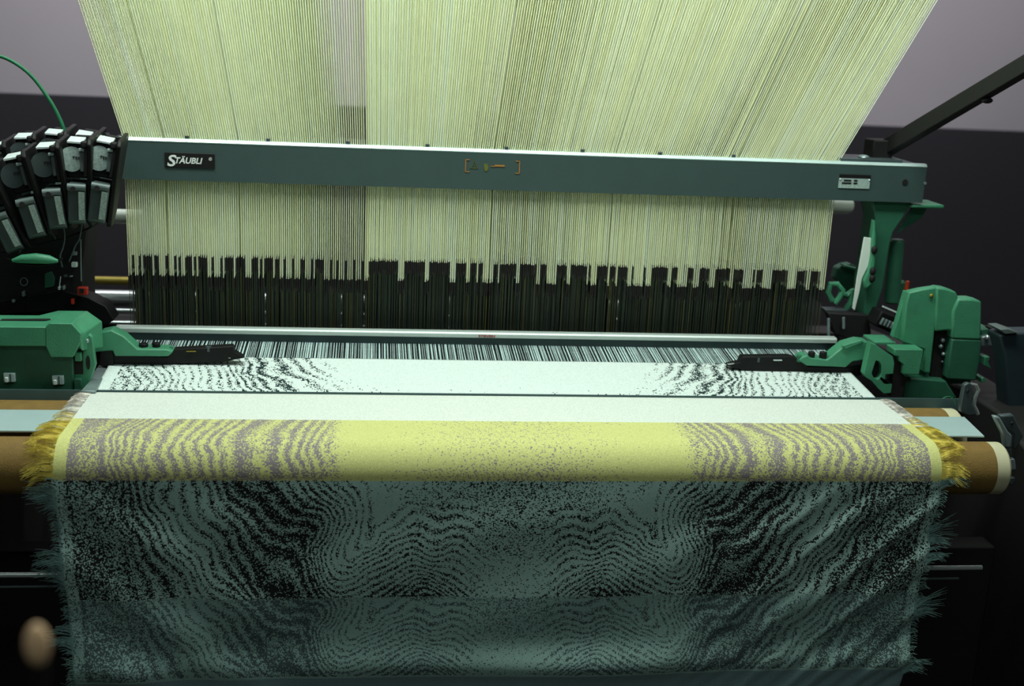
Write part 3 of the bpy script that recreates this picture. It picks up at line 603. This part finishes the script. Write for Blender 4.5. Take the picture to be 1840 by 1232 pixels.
# ------------------------------------------------------------------ temples
def temple(name, label, arm, mir, Yt, base, extra):
    t = thing(name, label, 'temple', PX(*base, Y=Yt))
    MB().prism(poly(arm, Y=Yt), (0, 0.035, 0)).build('arm', 'green_paint', t, 0.0025)
    return t
tl = temple('left_temple', 'green temple arm with black bar over the left cloth edge', [(168, 634), (166, 612), (180, 597), (200, 593), (222, 604), (247, 627), (300, 627.5), (311, 632), (302, 640.5), (206, 640), (202, 630), (176, 632)], 1, -0.058, (240, 650), None)
MB().prism(poly([(181, 594), (203, 592), (224, 602), (219, 606), (200, 597), (184, 599)], Y=-0.035), (0, 0.02, 0)).build('arm_rib', 'green_paint', tl, 0.002)
MB().prism(poly([(190, 637), (300, 641), (312, 628), (418, 622), (420, 632), (438, 643), (400, 651), (310, 653), (300, 658), (190, 656)], Y=-0.045), (0, 0.022, 0)).build('bar', 'black_plastic', tl, 0.0015)
MB().prism(poly([(180, 628), (202, 628), (204, 660), (178, 656)], Y=-0.05), (0, 0.03, 0)).build('bar_root', 'black_matte', tl, 0.001)
for u, v, r, m in ((258, 622, 0.0085, 'black_plastic'), (281, 621, 0.0075, 'black_plastic'), (306, 629, 0.005, 'green_dark')):
    c = Vector(PX(u, v, Y=-0.04)); MB().cyl(c+Vector((0, 0, -0.008)), c+Vector((0, 0, 0.006)), r, 16).build('screw', m, tl, 0.001)
c = Vector(PX(375, 625, Y=-0.04)); MB().cyl(c+Vector((0, 0, -0.006)), c+Vector((0, 0, 0.003)), 0.0055, 16).build('bar_bolt', 'steel_dark', tl)
MB().beam(PX(335, 631, Y=-0.047), PX(352, 631, Y=-0.047), 0.004, 0.0012).build('bar_edge', 'yellow_brass', tl)
MB().beam(PX(410, 642.5, Y=-0.045), PX(430, 643.5, Y=-0.03), 0.005, 0.001).build('bar_tip', 'steel', tl)
rl = thing('right_temple', 'green temple arm with black bar and ring over the right cloth edge', 'temple', PX(1500, 660, Y=-0.055))
MB().prism(poly([(1436, 648), (1442, 641), (1452, 638), (1457, 643), (1487, 646), (1520, 619), (1545, 612), (1562, 614), (1560, 646), (1532, 650), (1520, 660), (1450, 657)], Y=-0.05), (0, 0.035, 0)).build('arm', 'green_paint', rl, 0.0025)
MB().prism(poly([(1514, 621), (1548, 611), (1553, 614), (1520, 627)], Y=-0.055), (0, 0.008, 0)).build('arm_rib', 'green_paint', rl, 0.001)
MB().prism(poly([(1306, 657), (1330, 651), (1334, 641), (1420, 640), (1440, 646), (1452, 658), (1520, 660), (1550, 655), (1560, 668), (1540, 676), (1440, 672), (1340, 666)], Y=-0.04), (0, 0.022, 0)).build('bar', 'black_plastic', rl, 0.0015)
for u, v, r, m in ((1458, 637, 0.007, 'black_plastic'), (1479, 637, 0.0075, 'black_plastic'), (1436, 643, 0.005, 'green_dark')):
    c = Vector(PX(u, v, Y=-0.04)); MB().cyl(c+Vector((0, 0, -0.008)), c+Vector((0, 0, 0.006)), r, 16).build('screw', m, rl, 0.001)
c = Vector(PX(1362, 644, Y=-0.035)); MB().cyl(c+Vector((0, 0, -0.006)), c+Vector((0, 0, 0.003)), 0.0055, 16).build('bar_bolt', 'steel_dark', rl)
MB().beam(PX(1390, 647, Y=-0.042), PX(1405, 647, Y=-0.042), 0.004, 0.0012).build('bar_edge', 'label_silver', rl)
MB().beam(PX(1308, 654, Y=-0.04), PX(1332, 651, Y=-0.03), 0.005, 0.001).build('bar_tip', 'steel', rl)
YR = -0.085
out = [(1565, 616), (1575, 620), (1592, 632), (1604, 640), (1607, 652), (1605, 671), (1591, 672), (1590, 680), (1589, 690), (1603, 690), (1601, 706), (1588, 707), (1578, 698), (1566, 684), (1556, 678), (1553, 672)]
inn = []
ccx, ccy = 1575.5, 664.5
for u, v in out:
    a = math.atan2(v-ccy, u-ccx); inn.append((ccx+9.5*math.cos(a), ccy+17*math.sin(a)))
MB().ring(poly(out, Y=YR), poly(inn, Y=YR), (0, 0.02, 0)).build('ring_bracket', 'green_paint', rl, 0.0015)
MB().prism(poly(inn, Y=YR+0.015), (0, 0.004, 0)).build('ring_core', 'black_matte', rl)
# ------------------------------------------------------------------ right green housing
rh = thing('right_green_housing', 'tall green painted machine head at the right of the loom', 'machine housing', PX(1690, 700, Y=-0.02))
MB().prism(poly([(1604, 606), (1628, 523), (1635, 525), (1622, 614)], Y=-0.03), (0, 0.016, 0)).build('slanted_edge', 'green_paint', rh, 0.002)
MB().prism(poly([(1634, 525), (1656, 520), (1682, 516), (1687, 523), (1680, 594), (1672, 671), (1659, 669), (1661, 628), (1622, 615), (1628, 546)], Y=-0.045), (0, 0.022, 0)).build('main_plate', 'green_paint', rh, 0.003)
MB().prism(poly([(1683, 516), (1700, 518), (1718, 524), (1722, 532), (1722, 596), (1703, 594), (1681, 596)], Y=-0.05), (0, 0.03, 0)).build('upper_block', 'green_paint', rh, 0.004)
MB().prism(poly([(1722, 537), (1748, 537), (1764, 541), (1763.5, 611), (1711, 609), (1712, 560)], Y=-0.055), (0, 0.035, 0)).build('motor_cover', 'green_paint', rh, 0.004)
MB().prism(poly([(1711, 609), (1763.5, 611), (1761, 650), (1754, 684), (1703, 681), (1706, 640)], Y=-0.0545), (0, 0.03, 0)).build('lower_cover', 'green_dark', rh, 0.003)  # darker green puts the shading of the block's lower part into the colour
MB().prism(poly([(1681, 592), (1712, 592), (1704, 676), (1670, 690)], Y=-0.031), (0, 0.005, 0)).build('recess_back', 'black_matte', rh)
for u, v, r, m in ((1694, 611, 0.005, 'steel'), (1690, 622, 0.005, 'steel_dull'), (1695, 636, 0.004, 'steel_dull'), (1693, 650, 0.003, 'steel_dark')):
    MB().ball(PX(u, v, Y=-0.034), r).build('bolt', m, rh)
MB().prism(poly([(1646, 545), (1700, 540), (1750, 560), (1745, 690), (1640, 690)], Y=-0.025), (0, 0.06, 0)).build('rear_body', 'green_dark', rh, 0.003)
MB().ball(PX(1674, 531, Y=-0.047), (0.004, 0.003, 0.004)).build('screw', 'yellow_brass', rh)
fbx = poly([(1607, 627), (1660, 628), (1652, 674), (1622, 672.5), (1623.5, 655), (1616, 650), (1614, 640), (1608, 640)], Y=-0.085)
MB().prism(fbx, (0, 0.04, 0)).build('clamp_box', 'green_paint', rh, 0.002)
MB().prism(poly([(1608, 640), (1614, 640), (1616, 650), (1623, 655), (1622, 672), (1630, 680), (1620, 712), (1600, 712), (1604, 680)], Y=-0.075), (0, 0.03, 0)).build('clamp_gap', 'black_matte', rh)
MB().prism(poly([(1628, 678), (1700, 684), (1720, 716), (1622, 716)], Y=-0.055), (0, 0.12, 0)).build('base_block', 'green_dark', rh, 0.003)
MB().box(PX(1580, 610, Y=0.0), (0.045, 0.06, 0.006)).build('ledge', 'green_paint', rh, 0.001)
# ------------------------------------------------------------------ right green column with its fittings
rc = thing('right_column', 'dark green cast bracket column under the right beam end', 'bracket', PX(1580, 600, Y=0.16))
MB().prism(poly([(1573, 392), (1566, 360), (1640, 360), (1625, 390), (1606, 418), (1600, 440), (1588, 515), (1574, 562), (1556, 575), (1552, 560), (1556, 510), (1562, 470), (1569, 425)], Y=0.14), (0, 0.07, 0)).build('column', 'green_dark', rc, 0.004)
MB().prism(poly([(1572, 395), (1575, 425), (1573, 470), (1569, 510), (1556, 520), (1552, 505), (1560, 488), (1566, 460), (1568, 424)], Y=0.120), (0, 0.02, 0)).build('front_flange', 'green_paint', rc, 0.003)
MB().box(PX(1653, 366, Y=0.17), (0.072, 0.08, 0.008)).build('top_flange', 'green_paint', rc, 0.003)
MB().prism(poly([(1640, 371), (1668, 371), (1656, 392), (1612, 420)], Y=0.16), (0, 0.008, 0)).build('gusset', 'green_dark', rc, 0.001)
for u, v in ((1571, 449), (1568, 487), (1567, 500)): MB().ball(PX(u, v, Y=0.120), (0.007, 0.006, 0.009)).build('bolt', 'black_matte', rc)
c0, c1 = Vector(PX(1612, 433, Y=0.19)), Vector(PX(1602, 541, Y=0.19))
rg_ = thing('green_guard', 'rounded dark green guard standing right of the green column', 'guard', c1)
MB().tube([c0+(c0-c1).normalized()*0.004, c0, c1, c1-(c0-c1).normalized()*0.004], [0.012, 0.0155, 0.0175, 0.013], 24).build('shell', 'green_dark', rg_)
wp = thing('white_strip_panel', 'upright white strip leaning left of the green column', 'strip', PX(1536, 556, Y=0.22))
MB().prism(poly([(1553, 426), (1568, 428), (1566, 465), (1549, 500), (1545, 522), (1536, 558), (1532, 554), (1540, 500)], Y=0.128), (0, 0.004, 0)).build('strip', 'white_tube', wp, 0.0008)
gl = thing('green_lever', 'small curved green lever beside the right edge of the heddles', 'lever', PX(1515, 560, Y=0.2))
pth = [(1495, 540), (1488, 525), (1492, 510), (1504, 510), (1514, 522), (1508, 535), (1500, 545)]
MB().tube([PX(u, v, Y=0.17) for u, v in pth], 0.0065, 10).build('hook', 'green_paint', gl)
MB().tube([PX(u, v, Y=0.19) for u, v in ((1508, 527), (1522, 530), (1530, 520), (1528, 545), (1516, 562))], 0.007, 10).build('arm', 'green_paint', gl)
MB().prism(poly([(1517, 476), (1530, 474), (1542, 480), (1541, 530), (1526, 538), (1510, 515), (1500, 500), (1505, 482)], Y=0.26), (0, 0.03, 0)).build('cup', 'green_dark', gl, 0.003)
MB().beam(PX(1514, 476, Y=0.25), PX(1543, 484, Y=0.25), 0.03, 0.004).build('cup_rim', 'green_paint', gl)
MB().beam(PX(1478, 556, Y=0.17), PX(1518, 557, Y=0.17), 0.03, 0.007).build('foot', 'steel_dark', gl, 0.001)
kb_ = thing('sensor_box', 'black boxed sensor with ribbed grey connector beside the right green head', 'sensor', PX(1590, 605, Y=0.06))
R_ = Euler((0, math.radians(22), 0)).to_matrix()
MB().box(PX(1588, 575, Y=0.10), (0.052, 0.05, 0.034), R_).build('box', 'black_plastic', kb_, 0.003)
MB().beam(PX(1586, 550, Y=0.075), PX(1616, 563, Y=0.075), 0.004, 0.003).build('edge_strip', 'label_silver', kb_)
cn = MB().box(PX(1593, 581, Y=0.07), (0.026, 0.012, 0.016), R_).build('connector', 'steel_dark', kb_, 0.001)
for k in range(4): MB().box(PX(1585+k*6, 577+k*2.4, Y=0.061), (0.0035, 0.004, 0.014), R_).build('rib', 'steel_dull', cn, 0.0006)
MB().prism(poly([(1488, 562), (1560, 566), (1566, 600), (1530, 612), (1500, 600)], Y=0.13), (0, 0.025, 0)).build('carriage', 'black_matte', kb_, 0.002)
for u, a, b in ((1489, 572, 606), (1516, 570, 590), (1494, 610, 632)):
    MB().cyl(PX(u, a, Y=0.12), PX(u, b, Y=0.12), 0.0032, 8).build('pin', 'steel_dull', kb_)
og = thing('orange_stick', 'short orange red plastic stick behind the right green head', 'stick', PX(1622, 553, Y=0.2))
MB().tube([PX(1631, 505, Y=0.2), PX(1629, 520, Y=0.2), PX(1622, 556, Y=0.2)], [0.0042, 0.004, 0.0024], 10).build('stick', 'orange_plastic', og)
gp2 = thing('green_post', 'small green post end behind the orange stick', 'post', PX(1622, 530, Y=0.24))
MB().tube([PX(1622, 504, Y=0.25), PX(1621, 508, Y=0.25), PX(1614, 545, Y=0.25)], [0.004, 0.008, 0.008], 14).build('post', 'green_paint', gp2)
# ------------------------------------------------------------------ far right dark machine end
rx = thing('right_end_cover', 'dark blue-black machine end cover at the right picture edge', 'machine cover', PX(1830, 900, Y=-0.15))
MB().prism(poly([(1796, 603), (1813, 598), (1930, 596), (1930, 900), (1850, 800), (1812, 728), (1806, 640)], Y=-0.12), (0, 0.05, 0)).build('side_shell', 'frame_blue', rx, 0.004)
MB().prism(poly([(1797, 592), (1812, 591), (1832, 598), (1806, 600)], Y=-0.13), (0, 0.05, 0)).build('top_cap', 'module_grey', rx, 0.001)
ar = thing('stub_bracket', 'green stub bracket with steel block right of the green head', 'bracket', PX(1775, 620, Y=-0.05))
MB().prism(poly([(1762, 592), (1781, 590), (1782, 600), (1764, 606)], Y=-0.03), (0, 0.05, 0)).build('stub', 'green_dark', ar, 0.002)
MB().prism(poly([(1764, 606), (1778, 602), (1791, 621), (1763, 622)], Y=-0.04), (0, 0.03, 0)).build('block', 'steel_dull', ar, 0.002)
MB().ball(PX(1774, 606, Y=-0.045), 0.005).build('bolt', 'steel', ar)
MB().prism(poly([(1770, 642), (1779, 641), (1776, 650), (1782, 663), (1768, 656)], Y=-0.05), (0, 0.03, 0)).build('lug', 'green_paint', ar, 0.001)
MB().prism(poly([(1764, 680), (1769, 678), (1772, 686), (1764, 688)], Y=-0.05), (0, 0.03, 0)).build('lug', 'green_paint', ar, 0.001)
MB().prism(poly([(1783, 590), (1795, 588), (1797, 606), (1790, 622), (1782, 604)], Y=-0.045), (0, 0.03, 0)).build('knob', 'black_matte', ar, 0.002)
lv = thing('steel_bracket', 'upright grey steel bracket with a hole beside the rear roller end', 'bracket', PX(1742, 746, Y=-0.24))
MB().prism(poly([(1733, 692), (1739, 688), (1746, 689), (1749, 700), (1747, 716), (1748, 730), (1756, 745), (1740, 747), (1726, 740), (1727, 722)], Y=-0.245), (0, 0.012, 0)).build('plate', 'steel_dark', lv, 0.002)
MB().tube([PX(u, v, Y=-0.235) for u, v in ((1744, 690), (1754, 692), (1758, 700), (1752, 714), (1750, 728), (1755, 738), (1757, 744))], 0.0035, 8).build('edge_band', 'steel', lv)
MB().ball(PX(1739, 702, Y=-0.246), (0.003, 0.002, 0.004)).build('hole', 'black_matte', lv)
lc = thing('chrome_latch', 'jointed chrome latch lever beside the front roller end', 'latch', PX(1818, 870, Y=-0.38))
MB().prism(poly([(1786, 748), (1797, 749), (1812, 775), (1819, 782), (1818, 804), (1806, 804), (1803, 782)], Y=-0.385), (0, 0.014, 0)).build('link', 'steel_dull', lc, 0.003)
MB().prism(poly([(1797, 747), (1822, 745), (1840, 783), (1826, 808), (1820, 806), (1821, 780), (1812, 770)], Y=-0.375), (0, 0.014, 0)).build('link', 'steel_dark', lc, 0.003)
MB().prism(poly([(1805, 806), (1818, 806), (1820, 822), (1807, 823)], Y=-0.384), (0, 0.012, 0)).build('joint', 'steel_dark', lc, 0.002)
MB().prism(poly([(1814, 825), (1824, 824), (1827, 844), (1815, 845)], Y=-0.384), (0, 0.010, 0)).build('joint', 'steel_dull', lc, 0.002)
MB().prism(poly([(1815, 858), (1825, 858), (1822, 871), (1812, 871)], Y=-0.383), (0, 0.010, 0)).build('joint', 'steel_dark', lc, 0.002)
MB().ball(PX(1819, 760, Y=-0.377), (0.003, 0.002, 0.003)).build('bolt', 'black_matte', lc)
# ------------------------------------------------------------------ weft selector modules at the left
def make_module():
    t = thing('weft_selector', '', 'selector module', (0, 0, 0), 'weft selector modules in the left cluster')
    MB().prism([(0.014, y, z) for y, z in ((-0.066, -0.010), (-0.058, 0.0), (0.055, 0.010), (0.062, 0.004), (0.05, -0.12), (0.02, -0.146), (-0.022, -0.146), (-0.030, -0.140))], (0.008, 0, 0)).build('side_plate', 'black_plastic', t, 0.002)
    MB().box((-0.004, 0.010, -0.037), (0.034, 0.075, 0.058)).build('motor_block', 'black_plastic', t, 0.002)
    MB().box((-0.009, -0.010, -0.0055), (0.026, 0.046, 0.004), Euler((math.radians(8), 0, 0)).to_matrix()).build('top_label', 'label_silver', t, 0.0008, label='silver label on top')
    MB().box((0.0075, -0.030, -0.011), (0.012, 0.03, 0.012)).build('clip', 'black_matte', t, 0.003)
    MB().box((0.0, 0.035, -0.003), (0.030, 0.02, 0.010)).build('rear_clip', 'black_plastic', t, 0.002)
    d = MB().tube([(-0.014, -0.027, -0.036), (-0.014, -0.0295, -0.036)], 0.0205, 32).build('disc', 'label_pale', t, label='round silver disc')
    dl = MB(); write(dl, 'TEK', (-0.0125, -0.0298, -0.036), XD, ZD, 0.0072); dl.build('disc_lettering', 'print_black', d, smooth=False)
    MB().box((0.0045, -0.033, -0.037), (0.007, 0.010, 0.036)).build('motor_rib', 'module_grey', t, 0.0012)
    MB().box((0.0035, -0.036, -0.0195), (0.011, 0.012, 0.005)).build('rib_head', 'label_pale', t, 0.001)
    MB().box((0.0105, -0.036, -0.040), (0.006, 0.014, 0.046)).build('motor_fin', 'black_matte', t, 0.001)
    lb = MB().prism([(-0.018, y, z) for y, z in ((-0.050, -0.078), (-0.044, -0.074), (0.02, -0.072), (0.02, -0.142), (-0.030, -0.142), (-0.036, -0.138))], (0.030, 0, 0)).build('lower_box', 'module_dark', t, 0.0025)
    MB().cyl((-0.018, -0.047, -0.080), (0.012, -0.047, -0.080), 0.006, 14).build('hinge_barrel', 'module_grey', lb)
    MB().cyl((-0.008, -0.051, -0.083), (-0.008, -0.0545, -0.083), 0.0045, 14).build('screw_hole', 'black_matte', lb)
    MB().prism([(0.0005, -0.0515, -0.087), (0.0105, -0.0515, -0.087), (0.0105, -0.0385, -0.134), (0.0005, -0.0385, -0.134)], (0, -0.001, 0)).build('box_label', 'label_pale', lb, label='pale printed strip')
    return t
mod = make_module()
front = [(202, 243, 10, 'selector module touching the beam end, with silver disc, front row'), (149, 242, 3, 'selector module second from the beam, silver disc half showing, front row'),
         (93, 250, -5, 'selector module third from the beam, dark disc, bright top label, front row'), (34, 268, -13, 'selector module fourth from the beam, leaning outward, front row'), (-24, 298, -20, 'selector module cut by the left picture edge, front row')]
back = [(163, 232, 8, 'rear selector module behind the one touching the beam, only its top showing'), (108, 228, 3, 'rear selector module at the foot of the green cable, brightest top label'),
        (53, 234, -3, 'rear selector module second from the picture edge, pale top label'), (0, 250, -9, 'rear selector module at the picture edge, dull top label')]
firstm = True
for lst, Yp in ((front, -0.02), (back, 0.135)):
    for u, v, ang, lab in lst:
        o = mod if firstm else copy_tree(mod); firstm = False
        o.scale = (1.03, 1.12, 1.08); o.location = PX(u, v+4, Y=Yp); o.rotation_euler = (math.radians(-4), math.radians(ang), math.radians(6)); o['label'] = lab
        if lst is back or u < 120:
            for ch in o.children:
                if ch.name.split('.')[0] == 'disc': ch.data = ch.data.copy(); ch.data.materials[0] = M['module_dark']
# stand and dark mechanics beneath them
sd = thing('selector_stand', 'black column and bracket carrying the left selector modules', 'stand', PX(70, 600, Y=0.02))
MB().prism(poly([(-80, 405), (150, 395), (158, 415), (150, 500), (152, 572), (-80, 575)], Y=0.07), (0, 0.10, 0)).build('column', 'black_matte', sd, 0.004)
MB().tube([PX(u, v, Y=-0.07) for u, v in ((22, 468), (40, 465), (65, 464), (88, 466), (104, 469))], [0.003, 0.008, 0.0095, 0.008, 0.003], 16).build('handle', 'green_paint', sd, label='green rounded handle')
MB().tube([PX(u, v, Y=-0.06) for u, v in ((12, 464), (40, 474), (70, 477), (100, 472), (112, 464))], 0.0022, 8).build('handle_rim', 'black_plastic', sd)
MB().prism(poly([(80, 492), (92, 488), (98, 500), (97, 515), (80, 518)], Y=0.065), (0, 0.01, 0)).build('tab', 'green_dark', sd, 0.001)
ringp = [PX(43+6.5*math.cos(a), 506+7*math.sin(a), Y=0.06) for a in np.linspace(0, 2*math.pi, 17)]
MB().tube(ringp, 0.0008, 6).build('ring', 'steel_dull', sd)
for u, v, w_, h_, m in ((134, 475, .010, .009, 'label_silver'), (135, 455, .007, .006, 'steel_dull'), (107, 517, .004, .006, 'label_silver'), (115, 516, .004, .008, 'steel_dull'), (43, 527, .005, .010, 'steel_dull'), (25, 540, .005, .006, 'steel_dull'), (118, 495, .006, .004, 'steel_dark'), (128, 496, .006, .002, 'steel_dull')):
    MB().box(PX(u, v, Y=0.058), (w_, 0.012, h_)).build('terminal', m, sd, 0.001)
MB().cyl(PX(145, 430, Y=0.06), PX(146, 505, Y=0.06), 0.0012, 8).build('thin_wire', 'steel_dull', sd); MB().cyl(PX(109, 497, Y=0.06), PX(106, 520, Y=0.06), 0.0010, 8).build('thin_wire', 'label_silver', sd)
MB().prism(poly([(-20, 545), (110, 520), (160, 535), (190, 550), (205, 575), (190, 585), (100, 560), (-20, 566)], Y=0.06), (0, 0.05, 0)).build('base_bracket', 'black_plastic', sd, 0.002)
rcn = thing('red_connector', 'small red plastic connector beside the steel tube at left', 'connector', PX(148, 530, Y=0.05))
MB().box(PX(149, 522, Y=0.045), (0.018, 0.014, 0.014)).build('body', 'red_plastic', rcn, 0.001); MB().box(PX(147, 522, Y=0.037), (0.008, 0.004, 0.008)).build('socket', 'black_matte', rcn)
MB().box(PX(131, 541, Y=0.045), (0.005, 0.010, 0.010)).build('lug', 'red_plastic', rcn, 0.0006)
for nm, lab, m, r, pts, Yc in (
    ('green_cable', 'green cable arching down to the selector modules at upper left', 'cable_green', 0.0034, [(-30, 98), (0, 101), (30, 115), (58, 138), (84, 172), (100, 198), (112, 224), (116, 240)], 0.16),
    ('thin_cable', 'thin grey cable hanging below the third selector module', 'cable_grey', 0.0016, [(108, 385), (113, 405), (116, 425), (113, 445), (108, 460), (112, 480)], -0.01),
    ('thin_cable', 'thin grey cable hanging below the second selector module', 'cable_grey', 0.0014, [(148, 385), (146, 410), (142, 430), (136, 440), (130, 455), (124, 470)], -0.005),
    ('thin_cable', 'thin grey cable hanging below the fourth selector module', 'cable_grey', 0.0015, [(28, 412), (33, 422), (37, 435), (38, 445), (34, 455)], -0.01),
    ('black_cable', 'black cable crossing under the selector modules from left to right', 'black_plastic', 0.0022, [(-10, 455), (40, 446), (80, 436), (115, 428), (150, 415), (178, 398), (186, 385)], 0.0),
    ('looped_cable', 'grey cable loop under the fourth and third selector modules', 'cable_grey', 0.0014, [(40, 418), (55, 422), (70, 417), (80, 408), (92, 415), (100, 430)], 0.0)):
    t = thing(nm, lab, 'cable', PX(*pts[-1], Y=Yc)); ps = [Vector(PX(u, v, Y=Yc)) for u, v in pts]
    fine_ = []
    for i in range(len(ps)-1):
        p0_, p1_, p2_, p3_ = ps[max(i-1, 0)], ps[i], ps[i+1], ps[min(i+2, len(ps)-1)]
        for k in range(5):
            q_ = k/5; fine_.append(0.5*((2*p1_)+(p2_-p0_)*q_+(2*p0_-5*p1_+4*p2_-p3_)*q_*q_+(3*p1_-p0_-3*p2_+p3_)*q_**3))
    fine_.append(ps[-1]); MB().tube(fine_, r, 10).build('sheath', m, t)
# ------------------------------------------------------------------ made-up foreground knob and rod for an unidentified tan blur
kn = thing('blur_standin', 'made-up tan oval standing in for a blurred spot in the lower left foreground', 'knob', PX(68, 1232, Y=-1.62))
kc = Vector(PX(67, 1158, Y=-1.62)); MB().ball(kc, (0.0072, 0.006, 0.0132), 20, 14).build('tan_oval', 'tan', kn)
MB().tube([kc+Vector((0, 0.004, -0.012)), kc+Vector((-0.01, 0.03, -0.09)), kc+Vector((-0.03, 0.05, -0.30)), Vector((kc.x-0.03, kc.y+0.05, FLOOR))], 0.004, 10).build('rod', 'black_matte', kn)
